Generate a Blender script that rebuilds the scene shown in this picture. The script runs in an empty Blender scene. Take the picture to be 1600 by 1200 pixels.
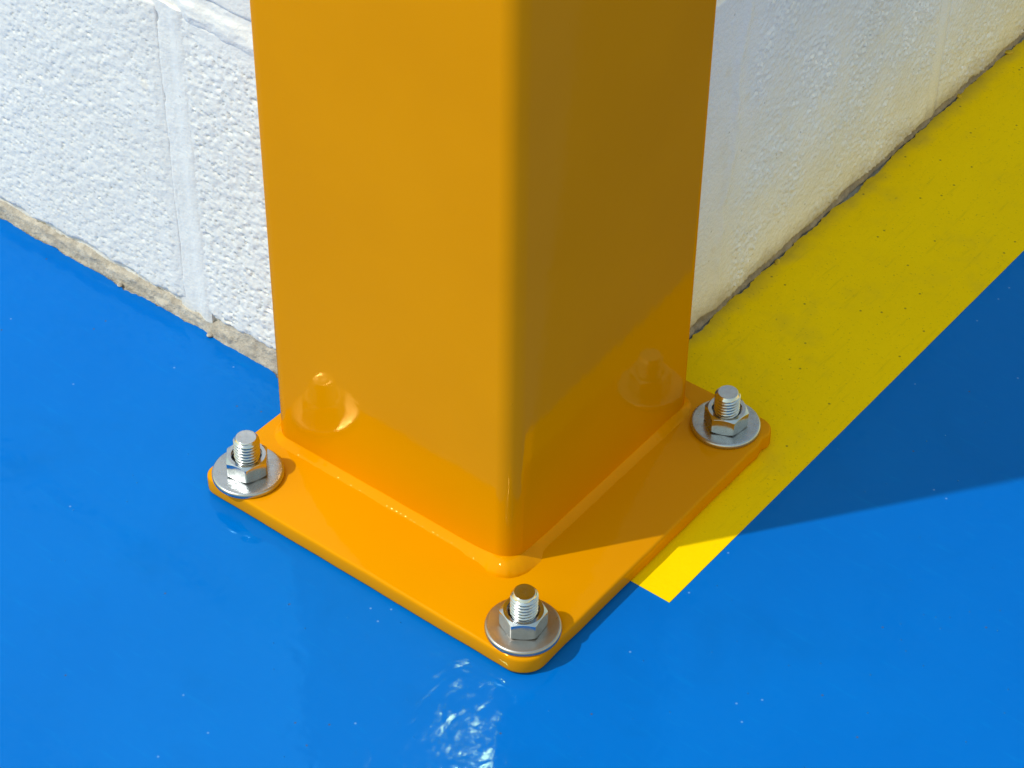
import bpy, math
import numpy as np
from mathutils import Matrix, Vector

# ------------------------------------------------------------------ camera, sky, sun, exposure
S = bpy.context.scene
MM = 0.001
CAM = (354.988, -450.401, 538.374)
YAW, PIT, ROL = 2.2226, 0.7318, 0.0144
fw = np.array([math.cos(PIT)*math.cos(YAW), math.cos(PIT)*math.sin(YAW), -math.sin(PIT)])
rt = np.cross(fw, [0, 0, 1.]); rt /= np.linalg.norm(rt); up = np.cross(rt, fw)
rt, up = math.cos(ROL)*rt+math.sin(ROL)*up, -math.sin(ROL)*rt+math.cos(ROL)*up
cd = bpy.data.cameras.new('camera'); cam = bpy.data.objects.new('camera', cd)
S.collection.objects.link(cam)
m = Matrix.Identity(4)
for i in range(3):
    m[i][0], m[i][1], m[i][2], m[i][3] = rt[i], up[i], -fw[i], CAM[i]*MM
cam.matrix_world = m
cd.sensor_width = 36; cd.lens = 3659.57/1600*36
cd.clip_start = 0.02; cd.clip_end = 200
S.camera = cam

SUN_H = (0.592, 0.806)          # horizontal travel of the light
SUN_EL = math.radians(53)
wd = bpy.data.worlds.new('World'); S.world = wd; wd.use_nodes = True
wn = wd.node_tree.nodes; wl = wd.node_tree.links
sky = wn.new('ShaderNodeTexSky'); sky.sky_type = 'NISHITA'; sky.sun_disc = False
sky.sun_elevation = SUN_EL; sky.sun_rotation = math.atan2(-SUN_H[0], -SUN_H[1])
sky.air_density = 3.9; sky.dust_density = 0.4; sky.ozone_density = 0.0
bg = wn['Background']; bg.inputs['Strength'].default_value = 0.133
wl.new(sky.outputs[0], bg.inputs['Color'])
sd = bpy.data.lights.new('sun', 'SUN'); sun = bpy.data.objects.new('sun', sd)
S.collection.objects.link(sun)
sd.energy = 2.4; sd.angle = math.radians(0.7); sd.color = (0.98, 0.98, 0.90)
ce = math.cos(SUN_EL)
sun.rotation_euler = Vector((SUN_H[0]*ce, SUN_H[1]*ce, -math.sin(SUN_EL))).to_track_quat('-Z', 'Y').to_euler()
S.view_settings.view_transform = 'Standard'; S.view_settings.look = 'None'
S.view_settings.exposure = 0.30; S.view_settings.gamma = 1.0

# ------------------------------------------------------------------ helpers
C = S.collection
rng = np.random.default_rng(7)

def hashf(i, j, s):
    h = (i.astype(np.int64)*374761393 + j.astype(np.int64)*668265263 + s*974634777) & 0xffffffff
    h = ((h ^ (h >> 13))*1274126177) & 0xffffffff
    h = ((h ^ (h >> 16))*2246822519) & 0xffffffff
    return ((h ^ (h >> 15)) & 0xffffff)/float(0x1000000)

def gnoise(x, y, s=0):
    """gradient noise, about -1..1"""
    x = np.asarray(x, float); y = np.asarray(y, float)
    xi = np.floor(x); yi = np.floor(y); fx = x-xi; fy = y-yi
    u = fx*fx*fx*(fx*(fx*6-15)+10); v = fy*fy*fy*(fy*(fy*6-15)+10)
    def g(a, b):
        t = hashf(xi+a, yi+b, s)*2*np.pi
        return np.cos(t)*(fx-a)+np.sin(t)*(fy-b)
    return 1.5*((g(0, 0)*(1-u)+g(1, 0)*u)*(1-v)+(g(0, 1)*(1-u)+g(1, 1)*u)*v)

def fbm(x, y, s=0, o=4):
    r = 0; a = 1.; t = 0
    for k in range(o):
        r = r+a*gnoise(x*2**k, y*2**k, s+k*17); t += a; a *= .5
    return r/t*1.4

def worley(x, y, s=0):
    xi = np.floor(x); yi = np.floor(y); d = np.full(np.shape(x), 9.); idv = np.zeros(np.shape(x))
    for a in (-1, 0, 1):
        for b in (-1, 0, 1):
            px = xi+a+hashf(xi+a, yi+b, s); py = yi+b+hashf(xi+a, yi+b, s+5)
            q = np.hypot(x-px, y-py); k = q < d
            idv = np.where(k, hashf(xi+a, yi+b, s+11), idv); d = np.where(k, q, d)
    return d, idv

def sstep(a, b, x):
    t = np.clip((x-a)/(b-a), 0, 1); return t*t*(3-2*t)

def mesh_obj(name, verts, faces, mat, parent=None, smooth=True, sharp=None):
    me = bpy.data.meshes.new(name)
    v = np.asarray(verts, float)*MM
    me.from_pydata(v.tolist(), [], faces if isinstance(faces, list) else faces.tolist())
    if smooth:
        me.polygons.foreach_set('use_smooth', np.ones(len(me.polygons), bool))
        if sharp is not None:
            me.set_sharp_from_angle(angle=math.radians(sharp))
    me.materials.append(mat); me.update()
    o = bpy.data.objects.new(name, me); C.objects.link(o)
    if parent is not None: o.parent = parent
    return o

def thing(name, label, cat, loc=(0, 0, 0), group=None):
    o = bpy.data.objects.new(name, None); C.objects.link(o)
    o.location = Vector(loc)*MM; o.empty_display_size = .02
    o['label'] = label; o['category'] = cat
    if group: o['group'] = group
    return o

def grid_faces(nu, nv, wrap_u=False, flip=False):
    i = np.arange(nu if wrap_u else nu-1); j = np.arange(nv-1)
    I, J = np.meshgrid(i, j, indexing='ij'); I2 = (I+1) % nu
    f = np.stack([I*nv+J, I2*nv+J, I2*nv+J+1, I*nv+J+1], -1).reshape(-1, 4)
    return f[:, ::-1] if flip else f

# ------------------------------------------------------------------ materials
class NT:
    def __init__(s, name):
        s.m = bpy.data.materials.new(name); s.m.use_nodes = True
        s.t = s.m.node_tree; s.p = s.t.nodes['Principled BSDF']
        s.co = s.t.nodes.new('ShaderNodeTexCoord').outputs['Object']
    def n(s, typ, **k):
        o = s.t.nodes.new(typ)
        for a, b in k.items(): setattr(o, a, b)
        return o
    def l(s, a, b): s.t.links.new(a, b)
    def noise(s, scale, detail=3, rough=.5, vec=None, dist=0):
        o = s.n('ShaderNodeTexNoise'); o.inputs['Scale'].default_value = scale
        o.inputs['Detail'].default_value = detail; o.inputs['Roughness'].default_value = rough
        o.inputs['Distortion'].default_value = dist
        s.l(vec or s.co, o.inputs['Vector']); return o.outputs['Fac']
    def flat(s):
        x, y, z = s.xyz(); o = s.n('ShaderNodeCombineXYZ')
        s.l(s.math('ADD', x, y), o.inputs[0]); s.l(z, o.inputs[1]); return o.outputs[0]
    def vor(s, scale, feat='F1', vec=None):
        o = s.n('ShaderNodeTexVoronoi', feature=feat, voronoi_dimensions='2D'); o.inputs['Scale'].default_value = scale
        s.l(vec or s.co, o.inputs['Vector']); return o
    def pick(s, v, frac):
        o = s.n('ShaderNodeSeparateColor'); s.l(v.outputs['Color'], o.inputs[0])
        return s.math('LESS_THAN', o.outputs[0], frac)
    def math(s, op, a, b=None, c=None, clamp=False):
        o = s.n('ShaderNodeMath', operation=op, use_clamp=clamp)
        for i, x in enumerate((a, b, c)):
            if x is None: continue
            if isinstance(x, (int, float)): o.inputs[i].default_value = x
            else: s.l(x, o.inputs[i])
        return o.outputs[0]
    def ramp(s, x, a, b, lo=0., hi=1.):
        o = s.n('ShaderNodeMapRange', interpolation_type='SMOOTHSTEP')
        s.l(x, o.inputs[0])
        for i, v in zip((1, 2, 3, 4), (a, b, lo, hi)): o.inputs[i].default_value = v
        return o.outputs[0]
    def mix(s, f, a, b):
        o = s.n('ShaderNodeMix', data_type='RGBA')
        if isinstance(f, (int, float)): o.inputs[0].default_value = f
        else: s.l(f, o.inputs[0])
        for i, x in ((6, a), (7, b)):
            if isinstance(x, tuple): o.inputs[i].default_value = (*x, 1)
            else: s.l(x, o.inputs[i])
        return o.outputs[2]
    def scale(s, vec3, rot=(0, 0, 0)):
        o = s.n('ShaderNodeMapping'); o.inputs['Scale'].default_value = vec3; o.inputs['Rotation'].default_value = rot
        s.l(s.co, o.inputs['Vector']); return o.outputs[0]
    def xyz(s):
        o = s.n('ShaderNodeSeparateXYZ'); s.l(s.co, o.inputs[0]); return o.outputs
    def bump(s, h, dist, strength=1., prev=None):
        o = s.n('ShaderNodeBump'); o.inputs['Distance'].default_value = dist; o.inputs['Strength'].default_value = strength
        s.l(h, o.inputs['Height'])
        if prev is not None: s.l(prev, o.inputs['Normal'])
        return o.outputs[0]
    def lacquer(s, col, rough, normal, ior, tint):
        """pigmented gloss coating: diffuse body under a Fresnel gloss tinted by the lacquer"""
        d = s.n('ShaderNodeBsdfDiffuse'); g = s.n('ShaderNodeBsdfGlossy'); f = s.n('ShaderNodeFresnel'); mx = s.n('ShaderNodeMixShader')
        s.l(col, d.inputs['Color']); s.l(rough, g.inputs['Roughness']); g.inputs['Color'].default_value = (*tint, 1)
        f.inputs['IOR'].default_value = ior
        for q in (d, g, f): s.l(normal, q.inputs['Normal'])
        s.l(f.outputs[0], mx.inputs[0]); s.l(d.outputs[0], mx.inputs[1]); s.l(g.outputs[0], mx.inputs[2])
        out = [q for q in s.t.nodes if q.type == 'OUTPUT_MATERIAL'][0]
        s.l(mx.outputs[0], out.inputs['Surface']); s.t.nodes.remove(s.p)
        return s.m
    def set(s, **k):
        for a, b in k.items():
            i = s.p.inputs[a.replace('_', ' ')]
            if isinstance(b, (int, float)): i.default_value = b
            elif isinstance(b, tuple): i.default_value = (*b, 1)
            else: s.l(b, i)
        return s.m

def mat_orange():
    t = NT('orange_gloss_paint')
    big = t.noise(18, 3); fine = t.noise(420, 2)
    col = t.mix(t.ramp(big, .3, .7), (.62, .246, .0), (.595, .234, .0))
    dust = t.vor(230, vec=t.flat()); rnd = t.pick(dust, .02)
    h = t.bump(t.noise(500, 1), .000010, 1.)
    spot = t.math('MULTIPLY', t.ramp(dust.outputs['Distance'], .0, .14, 1, 0), rnd)
    h = t.bump(spot, .00006, .6, h)
    h = t.bump(t.noise(60, 3), .00008, 1., h)
    h = t.bump(t.noise(190, 1), .000025, 1., h)
    rg = t.math('ADD', t.ramp(fine, .3, .7, .05, .075), t.math('MULTIPLY', t.ramp(t.noise(30, 4, .65), .45, .75), .05))
    return t.lacquer(col, rg, h, 1.43, (1., .52, .16))

def mat_blue():
    t = NT('blue_floor_paint')
    big = t.noise(5, 4, .55); med = t.noise(24, 4, .6, dist=.4)
    st = t.noise(1, 4, .6, vec=t.scale((60, 420, 60), (0, 0, math.radians(50))))
    col = t.mix(t.ramp(big, .3, .7), (.0, .115, .49), (.0, .131, .53))
    col = t.mix(t.ramp(med, .52, .75, 0, .30), col, (.0, .10, .40))
    col = t.mix(t.ramp(st, .56, .75, 0, .28), col, (.0, .17, .56))
    # specks: dark grit and pale scuffs
    v = t.vor(120)
    d = t.math('MULTIPLY', t.ramp(v.outputs['Distance'], .015, .06, 1, 0), t.pick(v, .03))
    col = t.mix(t.math('MULTIPLY', d, .8), col, (.06, .06, .08))
    v2 = t.vor(190)
    d2 = t.math('MULTIPLY', t.ramp(v2.outputs['Distance'], .02, .10, 1, 0), t.pick(v2, .02))
    col = t.mix(t.math('MULTIPLY', d2, .35), col, (.30, .50, .75))
    # nibs in the coating (catch the sun), gentle undulation
    cl = t.ramp(t.noise(9, 3, .6), .42, .66)
    nib = t.vor(280)
    nb = t.math('MULTIPLY', t.math('MULTIPLY', t.ramp(nib.outputs['Distance'], .0, .10, 1, 0), t.pick(nib, .04)), t.ramp(t.noise(9, 3, .6), .42, .62, .0, 1.))
    h = t.bump(t.noise(75, 2, .5, dist=.6), .00022, 1.)
    h = t.bump(t.noise(150, 2, .6, dist=.5), .00006, 1., h)
    h = t.bump(t.noise(300, 2), .000014, 1., h)
    h = t.bump(nb, .00028, 1., h)
    h = t.bump(st, .000018, 1., h)
    rg = t.math('ADD', t.ramp(med, .3, .75, .04, .075), t.math('MULTIPLY', t.ramp(st, .45, .8), .04))
    rg = t.math('ADD', rg, t.math('MULTIPLY', t.ramp(nb, .0, .1), .20))
    return t.lacquer(col, rg, h, 1.48, (.22, .68, 1.))

def mat_yellow():
    t = NT('yellow_line_paint')
    x, y, z = t.xyz()
    big = t.noise(14, 4, .6)
    st = t.noise(1, 5, .65, vec=t.scale((520, 50, 50), (0, 0, math.radians(-14))))
    grit = t.noise(900, 3, .6)
    col = t.mix(t.ramp(big, .3, .7), (.90, .61, .0), (.86, .575, .0))
    wear = t.ramp(y, -.012, .035)                              # the end of the line is hardly walked on
    col = t.mix(t.math('MULTIPLY', t.ramp(st, .54, .76, 0, .26), wear), col, (.36, .27, .012))
    col = t.mix(t.math('MULTIPLY', t.ramp(grit, .60, .76, 0, .50), wear), col, (.20, .15, .02))
    v = t.vor(170); k = t.pick(v, .10)
    d = t.math('MULTIPLY', t.ramp(v.outputs['Distance'], .03, .11, 1, 0), k)
    col = t.mix(t.math('MULTIPLY', t.math('MULTIPLY', d, .7), wear), col, (.07, .055, .02))
    sm = t.ramp(t.noise(28, 4, .7), .50, .74, 0, .24)
    col = t.mix(t.math('MULTIPLY', sm, wear), col, (.45, .35, .03))
    # grime along the wall foot
    e = t.math('ADD', x, t.math('MULTIPLY', t.noise(90, 3), .012))
    col = t.mix(t.ramp(e, .028, .040, .5, 0), col, (.20, .16, .07))
    h = t.bump(grit, .00012, 1.); h = t.bump(t.noise(120, 3), .00025, 1., h)
    return t.lacquer(col, t.ramp(grit, .3, .7, .42, .60), h, 1.40, (1., .80, .12))

def mat_white(name, rough, dirt, c0, c1):
    t = NT(name)
    x, y, z = t.xyz()
    big = t.noise(16, 4, .6); sp = t.noise(1300, 2)
    col = t.mix(t.ramp(big, .3, .72), c0, c1)
    fv = t.flat(); v = t.vor(75, vec=fv); k = t.pick(v, .05)
    d = t.math('MULTIPLY', t.ramp(v.outputs['Distance'], .05, .22, 1, 0), k)
    col = t.mix(t.math('MULTIPLY', d, .35), col, (.80, .70, .56))
    fl = t.vor(330, vec=fv); k = t.pick(fl, .012)
    d = t.math('MULTIPLY', t.ramp(fl.outputs['Distance'], .06, .2, 1, 0), k)
    col = t.mix(t.math('MULTIPLY', d, .55), col, (.30, .28, .27))
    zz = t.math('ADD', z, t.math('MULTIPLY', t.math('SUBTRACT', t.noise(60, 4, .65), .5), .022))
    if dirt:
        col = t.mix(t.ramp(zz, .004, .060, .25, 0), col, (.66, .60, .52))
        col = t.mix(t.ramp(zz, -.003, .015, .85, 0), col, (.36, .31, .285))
        sm = t.math('MULTIPLY', t.ramp(t.noise(22, 4, .7), .56, .70), .25)
        col = t.mix(sm, col, (.62, .55, .45))
    else:
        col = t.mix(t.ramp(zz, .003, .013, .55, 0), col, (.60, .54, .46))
    h = t.bump(t.noise(800, 3, .6), .00022 if not dirt else .00034, 1.)
    h = t.bump(sp, .00008, 1., h)
    return t.set(Base_Color=col, Roughness=rough, Normal=h, IOR=1.48)

def mat_mortar(name, c1, c2):
    t = NT(name)
    n = t.noise(160, 5, .65); g = t.noise(1100, 3, .7)
    col = t.mix(t.ramp(n, .35, .68), c1, c2)
    col = t.mix(t.ramp(g, .56, .72, 0, .5), col, (.16, .14, .12))
    h = t.bump(g, .0005, 1.); h = t.bump(n, .0008, .7, h)
    return t.set(Base_Color=col, Roughness=.92, Normal=h, IOR=1.4)

def mat_zinc(name, base, rough, scratch):
    t = NT(name)
    n = t.noise(260, 4, .65); sc = t.noise(1, 3, .6, vec=t.scale((2600, 260, 260), (0, 0, .7)))
    col = t.mix(t.ramp(n, .35, .7), base, tuple(c*.84 for c in base))
    rg = t.math('ADD', t.ramp(n, .3, .7, rough-.04, rough+.08), t.math('MULTIPLY', sc, scratch))
    h = t.bump(t.noise(700, 2), .000014, 1.); h = t.bump(sc, .000015, 1., h)
    return t.set(Base_Color=col, Metallic=1.0, Roughness=rg, Normal=h)

ORANGE = mat_orange(); BLUE = mat_blue(); YELLOW = mat_yellow()
WHITE_L = mat_white('white_masonry_paint_rough', .62, False, (.695, .69, .71), (.66, .65, .66))
WHITE_R = mat_white('white_masonry_paint_sheen', .20, True, (.89, .88, .95), (.81, .795, .83))
MORT = mat_mortar('bare_mortar', (.33, .29, .25), (.50, .45, .395))
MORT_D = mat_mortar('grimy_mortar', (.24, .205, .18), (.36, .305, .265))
CONC = mat_mortar('bare_concrete', (.33, .31, .29), (.42, .395, .36))
ZINC = mat_zinc('zinc_plated_steel', (.56, .575, .59), .10, .05)
ZINC_T = mat_zinc('zinc_plated_thread', (.62, .63, .645), .12, .04)
WASH = mat_zinc('zinc_plated_washer', (.50, .515, .535), .20, .08)
WASH_D = mat_zinc('tarnished_zinc_washer', (.44, .415, .395), .26, .12)

# ------------------------------------------------------------------ the setting: slab, floor coating, painted line
WL_Y = -18.6      # face of the sunlit wall (looks to -Y)
WR_X = 25.2       # face of the shaded wall (looks to +X)
WL_END, WR_END = -66.0, 76.0
FAR = 12000.
o = mesh_obj('concrete_slab', [(-FAR, -FAR, -.8), (FAR, -FAR, -.8), (FAR, FAR, -.8), (-FAR, FAR, -.8)], [[0, 1, 2, 3]], CONC)
o['kind'] = 'structure'

def edge_left(x):
    return WL_Y-1.4+2.5*fbm(x/21, 0*x+3.3, 3, 5)+.55*gnoise(x/1.7, 0*x, 9)-1.2*sstep(-80, -70, x)
def edge_right(y):
    return WR_X+.35+1.9*fbm(y/17, 0*y+1.3, 13, 4)+.5*gnoise(y/2.3, 0*y, 19)+1.2*sstep(300, 330, y)

xs = np.concatenate([np.linspace(-FAR, -420, 12), np.arange(-415, WL_END+1, .8)])
ys = np.concatenate([np.arange(WR_END, 420, 1.5), np.linspace(430, FAR, 10)])
pts = [(-FAR, -FAR), (FAR, -FAR), (FAR, FAR)]
pts += [(WR_X+8.0, y) for y in ys[::-1]]
pts += [(WR_X+8.0, WR_END-1), (WL_END+1, WR_END-1)]
pts += [(x, y) for x, y in zip(xs[::-1], edge_left(xs[::-1]))]
# coating with a tiny turned-down lip so that its edge has thickness
n = len(pts)
vv = [(x, y, 0) for x, y in pts]+[(x, y, -.8) for x, y in pts]
o = mesh_obj('painted_floor', vv, [list(range(n))]+[[i, i+n, (i+1) % n+n, (i+1) % n] for i in range(n)], BLUE, smooth=False)
o['kind'] = 'structure'

ys = np.concatenate([np.arange(-23.8, 60, 4.), np.arange(60, 420, .7), np.linspace(425, 3500, 60)])
xl = np.where(ys < WR_END-4, 22.0, edge_right(ys))
xr = 92.6+.035*(ys*.5)*.3+0.04*gnoise(ys/9, 0*ys, 4)
V = []; F = []
for y, a, b in zip(ys, xl, xr):
    V += [(a, y, .22), (b, y, .22), (b, y, 0.01), (a, y, .01)]
k = len(ys)
for i in range(k-1):
    a = 4*i; b = a+4
    F += [[a, a+1, b+1, b], [a+1, a+2, b+2, b+1], [a+3, a, b, b+3]]
F += [[0, 3, 2, 1]]
o = mesh_obj('painted_line', V, F, YELLOW, smooth=False)
o['kind'] = 'structure'; o['label'] = 'yellow floor line running along the foot of the shaded wall'

# ------------------------------------------------------------------ walls of painted concrete blocks
def block_mesh(a0, a1, z0, z1, front, hfun, mat, name, parent, fine, depth=90., round_=(2., 2., 2., 2.)):
    """a block whose face lies in the wall plane; a runs along the wall, hfun gives relief (mm) outwards"""
    f0, f1, fz = fine
    def axis(lo, hi, l, h, st):
        l = max(l, lo); h = min(h, hi)
        if h <= l: return np.linspace(lo, hi, max(2, int((hi-lo)/14)))
        p = [np.linspace(l, h, int((h-l)/st)+2)]
        if l > lo+.1: p.insert(0, np.linspace(lo, l, max(2, int((l-lo)/9)))[:-1])
        if h < hi-.1: p.append(np.linspace(h, hi, max(2, int((hi-h)/9)))[1:])
        return np.concatenate(p)
    A = axis(a0, a1, f0, f1, .62); Z = axis(z0, z1, 0, fz, .62)
    AA, ZZ = np.meshgrid(A, Z, indexing='ij')
    H = hfun(AA, ZZ)
    # worn, rounded arrises
    for d, r_ in zip((AA-a0, a1-AA, ZZ-z0, z1-ZZ), round_):
        r_ = r_*(1+.55*fbm(AA/7, ZZ/7, 77, 3)); r_ = np.maximum(r_, .2); q = np.clip((r_-d)/r_, 0, 1); H = H-r_*.55*q*q
    nu, nv = AA.shape
    idx = np.arange(nu*nv).reshape(nu, nv)
    ring = np.concatenate([idx[:, 0], idx[-1, 1:], idx[-2::-1, -1], idx[0, -2:0:-1]])
    if front == 'L': P = np.stack([AA, WL_Y-H, ZZ], -1).reshape(-1, 3)
    else: P = np.stack([WR_X+H, AA, ZZ], -1).reshape(-1, 3)
    B = P[ring].copy()
    if front == 'L': B[:, 1] = WL_Y+depth
    else: B[:, 0] = WR_X-depth
    N = len(P); r = len(ring)
    Fc = grid_faces(nu, nv).tolist()
    for i in range(r):
        j = (i+1) % r
        Fc.append([int(ring[j]), int(ring[i]), N+i, N+j])
    Fc.append([N+i for i in range(r)])
    return mesh_obj(name, np.concatenate([P, B]), Fc, mat, parent, sharp=60)

def rough_L(a, z):
    w = .5*fbm(a/5, z/5, 71, 2); w2 = .5*fbm(a/5+40, z/5, 73, 2)
    d, i = worley(a/1.7+w, z/1.4+w2, 21); d2, i2 = worley(a/1.05+w2, z/.95+w, 31)
    h = .42*(.62-d)*(.30+.9*i)+.30*(.55-d2)*(.4+i2)
    h += .30*fbm(a/28, z/28, 41, 3)+.30*fbm(a/4.5, z/3.5, 43, 3)
    p, pi = worley(a/5.0+w, z/5.0, 51)                     # a few open pores
    h -= np.where(pi > .80, .8, .0)*sstep(.16, .05, p+.1*w)
    p, pi = worley(a/2.2+w2, z/1.9, 55)
    h -= np.where(pi > .55, .70, .0)*sstep(.27, .10, p)
    # brushed over near the perp joint and at the top, where the mortar was smeared
    sm = sstep(4.5, 0, np.abs(a+119.5))*.7+sstep(4.0, 0, np.abs(a+109.5))*.6+sstep(-112, -100, a)*sstep(121, 129, z+.12*(a+90))*.9
    return h*(1-np.clip(sm, 0, .9))*np.where(a > -112, 1.0, .72)-.42*sstep(-124.5, -119.3, a)*(a < -119.0)

def rough_R(a, z):
    d, i = worley(a/1.9+.4*fbm(a/6, z/6, 123, 2), z/1.7, 121); d2, _ = worley(a/1.0, z/.95, 131)
    ptc = .55+1.0*sstep(-.35, .45, fbm(a/30, z/30, 145, 3))
    h = (1.15*(.55-d)*(.15+i)+.52*(.5-d2))*ptc+.35*fbm(a/40, z/40, 141, 3)+.10*fbm(a/4, z/4, 143, 3)
    # smoothed mortar by the corner, with a raised lip
    e = 111+4*gnoise(z/30, 0*z, 150)-.12*(120-z)*.4
    sm = sstep(6, -3, a-e)
    lip = 1.3*np.exp(-((a-e+7-1.5*gnoise(z/9, 0*z, 151))/2.2)**2)*(.35+.5*np.clip(gnoise(z/14, 0*z+4, 152)+.4, 0, 1))
    h = h*(1-.75*sm)+.7*lip
    # the foot leans out a little, then rolls under
    h += .9*sstep(22, 8, z)*(.4+.6*fbm(a/25, 0*a, 160, 2))
    return h

wl = thing('block_wall', 'rough white painted concrete block wall in sunlight behind the post', 'wall', (-240, WL_Y+50, 0))
wr = thing('block_wall', 'smooth white painted block wall in shade beside the yellow floor line', 'wall', (WR_X-50, 300, 0))
def into(o, par):
    o.parent = par; o.matrix_parent_inverse = Matrix.Translation(-par.location); return o

C1 = 131.0; BED = 10.0
fineL = (-232, WL_END, 150); fineR = (WR_END, 352, 150)
def bottomed(h, base, amp, seed):
    """ragged lower arris"""
    def g(a, z):
        q = base+amp*fbm(a/16, 0*a, seed, 5)
        return h(a, z)-1.8*sstep(q+2.2, q-.6, z)
    return g
into(block_mesh(-510, -119.3, 4.5, C1, 'L', bottomed(rough_L, 7.6, 3.0, 300), WHITE_L, 'block', None, fineL, round_=(2, .8, 1.2, .8)), wl)
into(block_mesh(-109.9, WL_END, 4.2, C1, 'L', bottomed(rough_L, 6.6, 3.2, 310), WHITE_L, 'block', None, fineL, round_=(.7, 1, 1, .7)), wl)
into(block_mesh(WR_END, 245.5, 1.2, C1+6, 'R', bottomed(rough_R, 2.4, 1.5, 320), WHITE_R, 'block', None, fineR, round_=(.8, .8, .8, 1)), wr)
into(block_mesh(254.0, 640, 1.2, C1+6, 'R', bottomed(rough_R, 2.4, 1.5, 330), WHITE_R, 'block', None, fineR, round_=(.8, .8, .8, 1)), wr)
# courses above the picture and to the sides (coarse)
nof = (1e6, 1e6+1, 0)
for c in range(5):
    z0 = C1+BED+c*200; z1 = z0+190
    sp = [WL_END, -300, -690, -1080] if c % 2 == 0 else [WL_END, -110, -510, -900, -1080]
    for b, a in zip(sp[:-1], sp[1:]):
        fl = (-160, WL_END, 155) if (c == 0 and b == WL_END) else nof
        into(block_mesh(a+5, b if b == WL_END else b-5, z0, z1, 'L', rough_L, WHITE_L, 'block', None, fl), wl)
    sp = [WR_END, 250, 640, 1030] if c % 2 else [WR_END, 440, 830, 1030]
    for a, b in zip(sp[:-1], sp[1:]):
        into(block_mesh(a if a == WR_END else a+5, b-5, z0+6, z1+6, 'R', rough_R, WHITE_R, 'block', None, nof), wr)
into(block_mesh(-1080, -520, 6.5, C1, 'L', rough_L, WHITE_L, 'block', None, nof), wl)
into(block_mesh(650, 1030, 2.5, C1+6, 'R', rough_R, WHITE_R, 'block', None, nof), wr)

def sheet(axis, a, z, off, mat, name, par):
    """joint filling: a displaced sheet given on a grid, off = outwards from the wall face"""
    AA, ZZ = np.meshgrid(a, z, indexing='ij'); H = off(AA, ZZ)
    if axis == 'L': P = np.stack([AA, WL_Y-H, ZZ], -1).reshape(-1, 3)
    else: P = np.stack([WR_X+H, AA, ZZ], -1).reshape(-1, 3)
    nu, nv = AA.shape; N = len(P)
    idx = np.arange(N).reshape(nu, nv)
    ring = np.concatenate([idx[:, 0], idx[-1, 1:], idx[-2::-1, -1], idx[0, -2:0:-1]])
    B = P[ring].copy()
    if axis == 'L': B[:, 1] = WL_Y+60
    else: B[:, 0] = WR_X-60
    r = len(ring); Fc = grid_faces(nu, nv).tolist()
    for i in range(r):
        j = (i+1) % r; Fc.append([int(ring[j]), int(ring[i]), N+i, N+j])
    Fc.append([N+i for i in range(r)])
    return into(mesh_obj(name, np.concatenate([P, B]), Fc, mat, None, sharp=60), par)

# perp joints: tooled, painted over
def perpL(a, z):
    w = .5*fbm(0*a+2, z/16, 205, 3)
    u = (a+114.6+w)/5.0
    h = -.42-.6*sstep(-.8, -1.5, u)+.10*sstep(-.8, .0, u)+.55*sstep(.0, .85, u)-.6*sstep(1.1, 1.7, u)
    h += .16*fbm(a/5, z/7, 201, 3)+.07*fbm(a/1.2, z/1.2, 203, 2)+.22*fbm(a/9, z/20, 207, 2)
    p, pi = worley(a/4+.3, z/9, 209)
    return h-np.where(pi > .7, .9, 0)*sstep(.3, .05, p)*sstep(-.5, -1., u)
sheet('L', np.arange(-122.2, -106.6, .45), np.arange(4.6, C1+2, .6), perpL, WHITE_L, 'mortar_joint', wl)
def perpR(a, z):
    u = (a-249.8)/4.4
    return -.15-.5*u*u*.5+.55*np.exp(-((u-.2)/.6)**2)+.08*fbm(a/6, z/9, 211, 3)
sheet('R', np.arange(244.8, 254.8, .5), np.arange(2.8, C1+6.5, .8), perpR, WHITE_R, 'mortar_joint', wr)
# bed joint: thick smeared mortar under the second course
def bedL(a, z):
    v = (z-(C1+5))/6
    return -1.2+1.9*np.exp(-((z-(C1+2.5)+.08*(a+90))/6.0)**2)*sstep(-112, -104, a)+.5*fbm(a/9, z/4, 221, 3)+.12*fbm(a/2, z/1.4, 223, 3)
sheet('L', np.arange(-235, WL_END-.5, .7), np.arange(C1-5.0, C1+BED+.8, .5), bedL, WHITE_L, 'mortar_joint', wl)
# body behind the blocks (also closes the joints further up)
def box(x0, x1, y0, y1, z0, z1):
    v = [(x, y, z) for x in (x0, x1) for y in (y0, y1) for z in (z0, z1)]
    return v, [[0, 1, 3, 2], [4, 6, 7, 5], [0, 4, 5, 1], [2, 3, 7, 6], [0, 2, 6, 4], [1, 5, 7, 3]]
v, f = box(-1079, WL_END-.7, WL_Y+2.5, WL_Y+88, .5, 1138); into(mesh_obj('wall_core', v, f, WHITE_L, None, False), wl)
v, f = box(WR_X-88, WR_X-2.5, WR_END+.7, 1029, .5, 1144); into(mesh_obj('wall_core', v, f, WHITE_R, None, False), wr)
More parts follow.
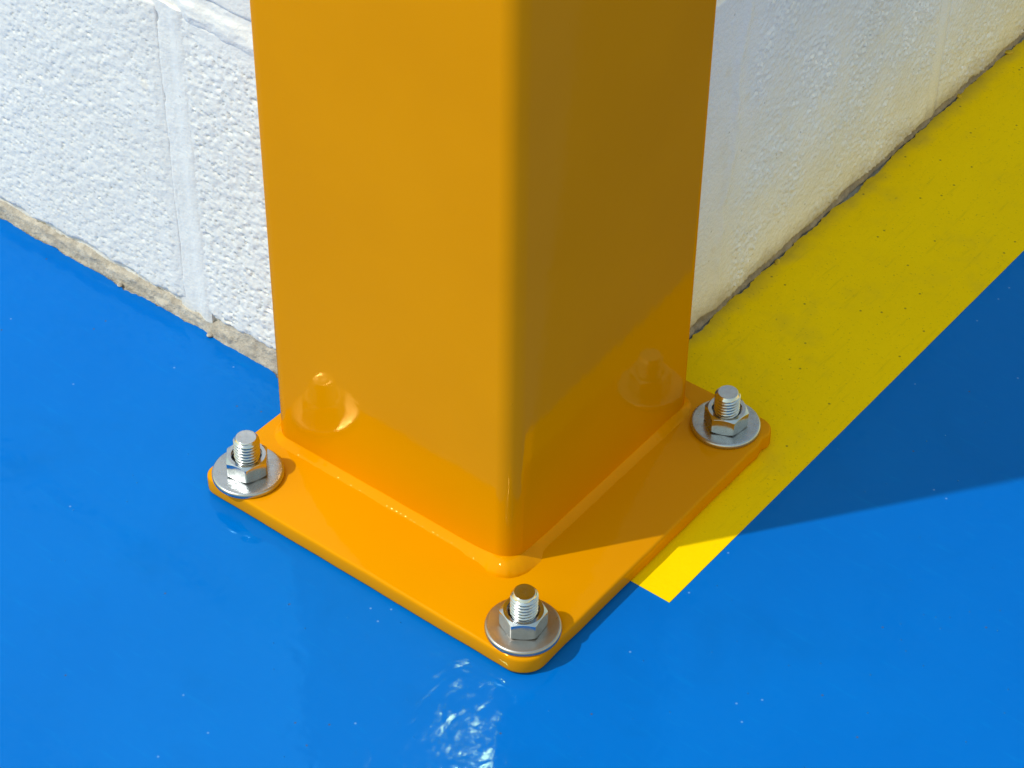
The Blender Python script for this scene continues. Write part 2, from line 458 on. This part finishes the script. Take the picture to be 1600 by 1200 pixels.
# foot of the walls: bare mortar
def footL(a, z):
    lump = fbm(a/11, z/6, 231, 3)
    return .7-z*.16+.55*lump+.25*fbm(a/2.2, z/2.0, 233, 3)-3.0*sstep(5.0, 6.2, z+2.0*gnoise(a/18, 0*a, 235)+.5*gnoise(a/4, 0*a, 237))*sstep(-100, -112, a)+.8*np.clip(fbm(a/6, z/3, 239, 2)-.25, 0, 1)+.9*sstep(-112, -98, a)*(1-z/9)
sheet('L', np.concatenate([np.arange(-420, -235, 6.), np.arange(-235, WL_END-.6, .55)]), np.arange(-.7, 9.0, .5), footL, MORT, 'mortar_bed', wl)
def footR(a, z):
    return -.9+.7*fbm(a/9, z/4, 241, 3)+.35*fbm(a/2.0, z/1.5, 243, 3)+.8*sstep(2.5, .0, z)
sheet('R', np.concatenate([np.arange(WR_END+.8, 352, .6), np.arange(353, 640, 8.)]), np.arange(-.7, 6.0, .5), footR, MORT_D, 'mortar_bed', wr)

# loose crumbs of mortar along the sunlit wall, paint flakes along the other
def crumb(name, x, y, z, r, mat, label, cat, group, flat=.6):
    V = []; nu, nv = 9, 6
    sx, sy = rng.uniform(.7, 1.5), rng.uniform(.6, 1.1); rz = rng.uniform(0, 6.28); ph = rng.uniform(0, 99)
    for i in range(nu):
        for j in range(nv):
            th = 2*math.pi*i/nu; ph_ = math.pi*(j+.02)/(nv-.96)
            q = r*(1+.35*float(gnoise(np.array(ph+2*math.cos(th)+j*.7), np.array(ph+2*math.sin(th)), 5)))
            a, b, c = q*math.sin(ph_)*math.cos(th)*sx, q*math.sin(ph_)*math.sin(th)*sy, q*math.cos(ph_)*flat
            V.append((a*math.cos(rz)-b*math.sin(rz), a*math.sin(rz)+b*math.cos(rz), c+r*flat*.8))
    o = mesh_obj(name, V, grid_faces(nu, nv, True, True).tolist(), mat, None, True, 35)
    o.location = Vector((x, y, z))*MM
    o['label'] = label; o['category'] = cat; o['group'] = group
    return o
for x, r, lab in ((-151.5, 1.0, 'flat beige mortar crumb at the foot of the sunlit wall, farther left'),
                  (-107.0, 1.5, 'beige mortar crumb at the foot of the sunlit wall below the upright joint')):
    crumb('mortar_crumb', x, WL_Y-1.4, 0.2, r, MORT, lab, 'crumb', 'mortar crumbs along the sunlit wall', .42)
for y, r, lab in ((139., 1.2, 'small yellow paint flake at the foot of the shaded wall, nearest the post'),
                  (273., 1.5, 'yellow paint flake at the foot of the shaded wall below the upright joint'),
                  (313., 1.4, 'yellow paint flake at the foot of the shaded wall, farthest from the post')):
    crumb('paint_flake', float(edge_right(np.array(y)))+.2, y, 0.1, r, YELLOW, lab, 'paint flake', 'paint flakes along the shaded wall', .4)

# ------------------------------------------------------------------ the post on its base plate
T = 7.16
PX0, PX1, PY0, PY1 = -56.0, 78.2, -77.8, 58.9
Z0 = .45
post = thing('steel_post', 'glossy orange square steel post welded to a bolted base plate', 'post', (0, 0, 0))

def rrect(x0, x1, y0, y1, r, nseg=14, nedge=2, rr=None):
    """outline counter-clockwise, with outward normals"""
    P = []; Nn = []
    rr = rr or (r, r, r, r)
    cs = [(x1-rr[0], y0+rr[0], -90, rr[0]), (x1-rr[1], y1-rr[1], 0, rr[1]), (x0+rr[2], y1-rr[2], 90, rr[2]), (x0+rr[3], y0+rr[3], 180, rr[3])]
    for ci, (cx, cy, a, r_) in enumerate(cs):
        for k in range(nseg+1):
            t = math.radians(a+90*k/nseg)
            P.append((cx+r_*math.cos(t), cy+r_*math.sin(t))); Nn.append((math.cos(t), math.sin(t)))
        nx = cs[(ci+1) % 4]; t = math.radians(nx[2])
        q = (nx[0]+nx[3]*math.cos(t), nx[1]+nx[3]*math.sin(t))
        p = P[-1]
        for k in range(1, nedge):
            s = k/nedge
            P.append((p[0]+(q[0]-p[0])*s, p[1]+(q[1]-p[1])*s)); Nn.append((math.cos(t), math.sin(t)))
    return np.array(P), np.array(Nn)

def prism(outline, normals, prof, name, mat, parent, cap=True, sharp=40):
    """prof: list of (inset, z) from bottom to top"""
    n = len(outline); V = []
    for ins, z in prof:
        V += [(x-ins*a, y-ins*b, z) for (x, y), (a, b) in zip(outline, normals)]
    F = []
    for k in range(len(prof)-1):
        for i in range(n):
            j = (i+1) % n
            F.append([k*n+i, k*n+j, (k+1)*n+j, (k+1)*n+i])
    if cap:
        F.append([i for i in range(n)][::-1]); F.append([(len(prof)-1)*n+i for i in range(n)])
    return mesh_obj(name, V, F, mat, parent, True, sharp)

# base plate: flame-cut edge, softly rounded by the paint
P, N = rrect(PX0, PX1, PY0, PY1, 10, 16, 60, (8.5, 6, 6, 5))
d = .16*fbm(P[:, 0]/16+P[:, 1]/23, P[:, 1]/16, 401, 3)
nick = -.75*np.exp(-(((P[:, 0]-77.6)/2.6)**2+((P[:, 1]-50.5)/1.7)**2))+.3*np.exp(-(((P[:, 0]-78)/3)**2+((P[:, 1]-46.5)/2)**2))
P = P+N*(d+nick)[:, None]
prism(P, N, [(.9, Z0), (.2, Z0+.6), (0, Z0+1.2), (0, T-1.3), (.12, T-.62), (.42, T-.2), (.95, T)], 'base_plate', ORANGE, post, sharp=62)
# square tube
R_T = 6.4
P, N = rrect(-49.5, 49.5, -49.5, 49.5, R_T, 20, 2)
prism(P, N, [(0, T-.5), (0, 1090), (1.2, 1093), (3, 1094)], 'square_tube', ORANGE, post, sharp=35)
# weld bead all round, lumpy at the front corner where it was stopped
P, N = rrect(-49.5, 49.5, -49.5, 49.5, R_T, 60, 170)
n = len(P); s = np.arange(n)*1.0
arc = np.concatenate([[0], np.cumsum(np.hypot(*np.diff(P, axis=0).T))])
leg = 3.0+.30*fbm(arc/13, 0*arc, 501, 3)+.10*gnoise(arc/3.1, 0*arc, 503)
leg = leg+.05*np.sin(arc*2*np.pi/1.9+1.5*gnoise(arc/5, 0*arc, 511))*(.5+.5*np.clip(gnoise(arc/22, 0*arc, 513)+.4, 0, 1))
legz = 2.9+.30*fbm(arc/15, 0*arc+9, 505, 3)+.07*gnoise(arc/2.7, 0*arc, 507)
dc = np.hypot(P[:, 0]-47.5, P[:, 1]+47.5)
blob = np.exp(-(dc/7.5)**2)*(1+.18*gnoise(arc/7, 0*arc+7, 509)); leg = leg+2.6*blob; legz = legz+1.3*blob
bl2 = np.exp(-(np.hypot(P[:, 0]-50, P[:, 1]+40)/3.0)**2); leg = leg+1.3*bl2; legz = legz-.4*bl2
bl3 = np.exp(-(np.hypot(P[:, 0]-35, P[:, 1]+50)/2.5)**2); leg = leg+.7*bl3
V = []; K = 10
for i in range(n):
    for k in range(K):
        t = k/(K-1)*math.pi/2
        # slightly convex fillet that runs out softly on both plates
        a = leg[i]*(1-math.sin(t)**1.15); z = legz[i]*(1-math.cos(t)**1.15)
        bul = .10*math.sin(2*t)*(leg[i]+legz[i])*.5*(1+2.4*blob[i])
        a += bul; z += bul
        V.append((P[i, 0]+N[i, 0]*(a-.25), P[i, 1]+N[i, 1]*(a-.25), T-.12+z))
mesh_obj('weld_bead', V, grid_faces(n, K, True).tolist(), ORANGE, post, True)

# ------------------------------------------------------------------ anchor bolts: washer, nut, threaded stud
def lathe(prof, nseg, name, mat, parent, sharp=30):
    V = []; m_ = len(prof)
    for i in range(nseg):
        t = 2*math.pi*i/nseg
        V += [(r*math.cos(t), r*math.sin(t), z) for r, z in prof]
    return mesh_obj(name, V, grid_faces(nseg, m_, True).tolist(), mat, parent, True, sharp)

WR_, WT = 11.8, 2.0
NAF, NH = 13.0, 6.5
RT, PITCH = 4.35, 1.25
TIP = 23.2-T
def make_bolt():
    e = thing('anchor_bolt', 'x', 'anchor bolt', (0, 0, T), 'anchor bolts holding down the base plate')
    lathe([(4.6, .05), (WR_-.35, .05), (WR_-.08, .25), (WR_, .6), (WR_, WT-.75), (WR_-.12, WT-.35), (WR_-.45, WT-.08), (WR_-.9, WT), (WR_*.6, WT-.02), (4.7, WT-.02), (4.6, WT-.2), (4.6, .05)], 96, 'washer', WASH, e, 50)
    # hexagon nut with turned chamfers
    nseg = 144; V = []; hin = 4.55
    for i in range(nseg):
        t = 2*math.pi*i/nseg
        q = ((math.degrees(t)) % 60)-30
        rh = NAF/2/math.cos(math.radians(q)); rh = min(rh, NAF/2/math.cos(math.radians(30))-.10)
        rc = NAF/2*.955; kk = 1.75
        c, s_ = math.cos(t), math.sin(t)
        ze = (rh-rc)/kk
        for r, z in [(hin, 0), (rc, 0), (rh, ze), (rh, NH-ze), (rh-.05, NH-ze+.06), (rc, NH), (hin+.55, NH), (hin, NH-.55), (hin, NH-2)]:
            V.append((r*c, r*s_, WT+z))
    mesh_obj('nut', V, grid_faces(nseg, 9, True).tolist(), ZINC, e, True, 18)
    # stud with a real helical thread
    nt = 72; zz = np.concatenate([np.arange(WT+NH-2.5, TIP-1.0, .10), TIP-1.0+np.array([.0, .15, .3, .5, .7, .85, .95, 1.0])])
    V = []
    for i in range(nt):
        t = 2*math.pi*i/nt
        ph = ((zz/PITCH)-i/nt) % 1.0
        tri = np.abs(ph-.5)*2                                  # 0 root .. 1 crest
        r = RT-.86*(1-np.clip((tri-.08)/.80, 0, 1))
        lim = RT-.05-np.clip(zz-(TIP-1.25), 0, 9)*.78          # chamfered start of the thread
        r = np.minimum(r, lim)
        r[-1] -= .12
        for k in range(len(zz)): V.append((r[k]*math.cos(t), r[k]*math.sin(t), zz[k]))
        rr = r[-1]
        V += [(rr*.86*math.cos(t), rr*.86*math.sin(t), TIP-.01), (rr*.80*math.cos(t), rr*.80*math.sin(t), TIP-.05), (rr*.4*math.cos(t), rr*.4*math.sin(t), TIP-.03), (.01*math.cos(t), .01*math.sin(t), TIP-.01)]
    mesh_obj('threaded_stud', V, grid_faces(nt, len(zz)+4, True).tolist(), ZINC_T, e, True, 50)
    return e

b0 = make_bolt()
spots = [((-44.2, -67.9), -49, 'zinc anchor bolt with nut and washer on the left corner of the base plate', WASH, (.4, -.3)),
         ((67.2, -65.9), -23, 'zinc anchor bolt with tarnished washer on the front corner of the base plate', WASH_D, (.0, .0)),
         ((64.8, 47.3), -36.7, 'zinc anchor bolt in shade on the right corner of the base plate', WASH, (-.2, .3))]
src = list(b0.children)
for i, ((x, y), az, lab, wm, off) in enumerate(spots):
    if i == 0: e, ch = b0, src
    else:
        e = b0.copy(); C.objects.link(e); ch = []
        for c in src:
            k = c.copy(); C.objects.link(k); k.parent = e; ch.append(k)
    e.location = Vector((x, y, T))*MM; e['label'] = lab
    for c in ch:
        if c.name.startswith('nut'): c.rotation_euler = (0, 0, math.radians(az))
        if c.name.startswith('threaded'): c.scale.z = (1., 1.025, .985)[i]; c.rotation_euler = (math.radians((-1.0, .8, -.5)[i]), math.radians((.8, -.4, 1.0)[i]), i*2.1)
        if c.name.startswith('washer'):
            c.location = Vector((off[0], off[1], 0))*MM
            c.material_slots[0].link = 'OBJECT'; c.material_slots[0].material = wm
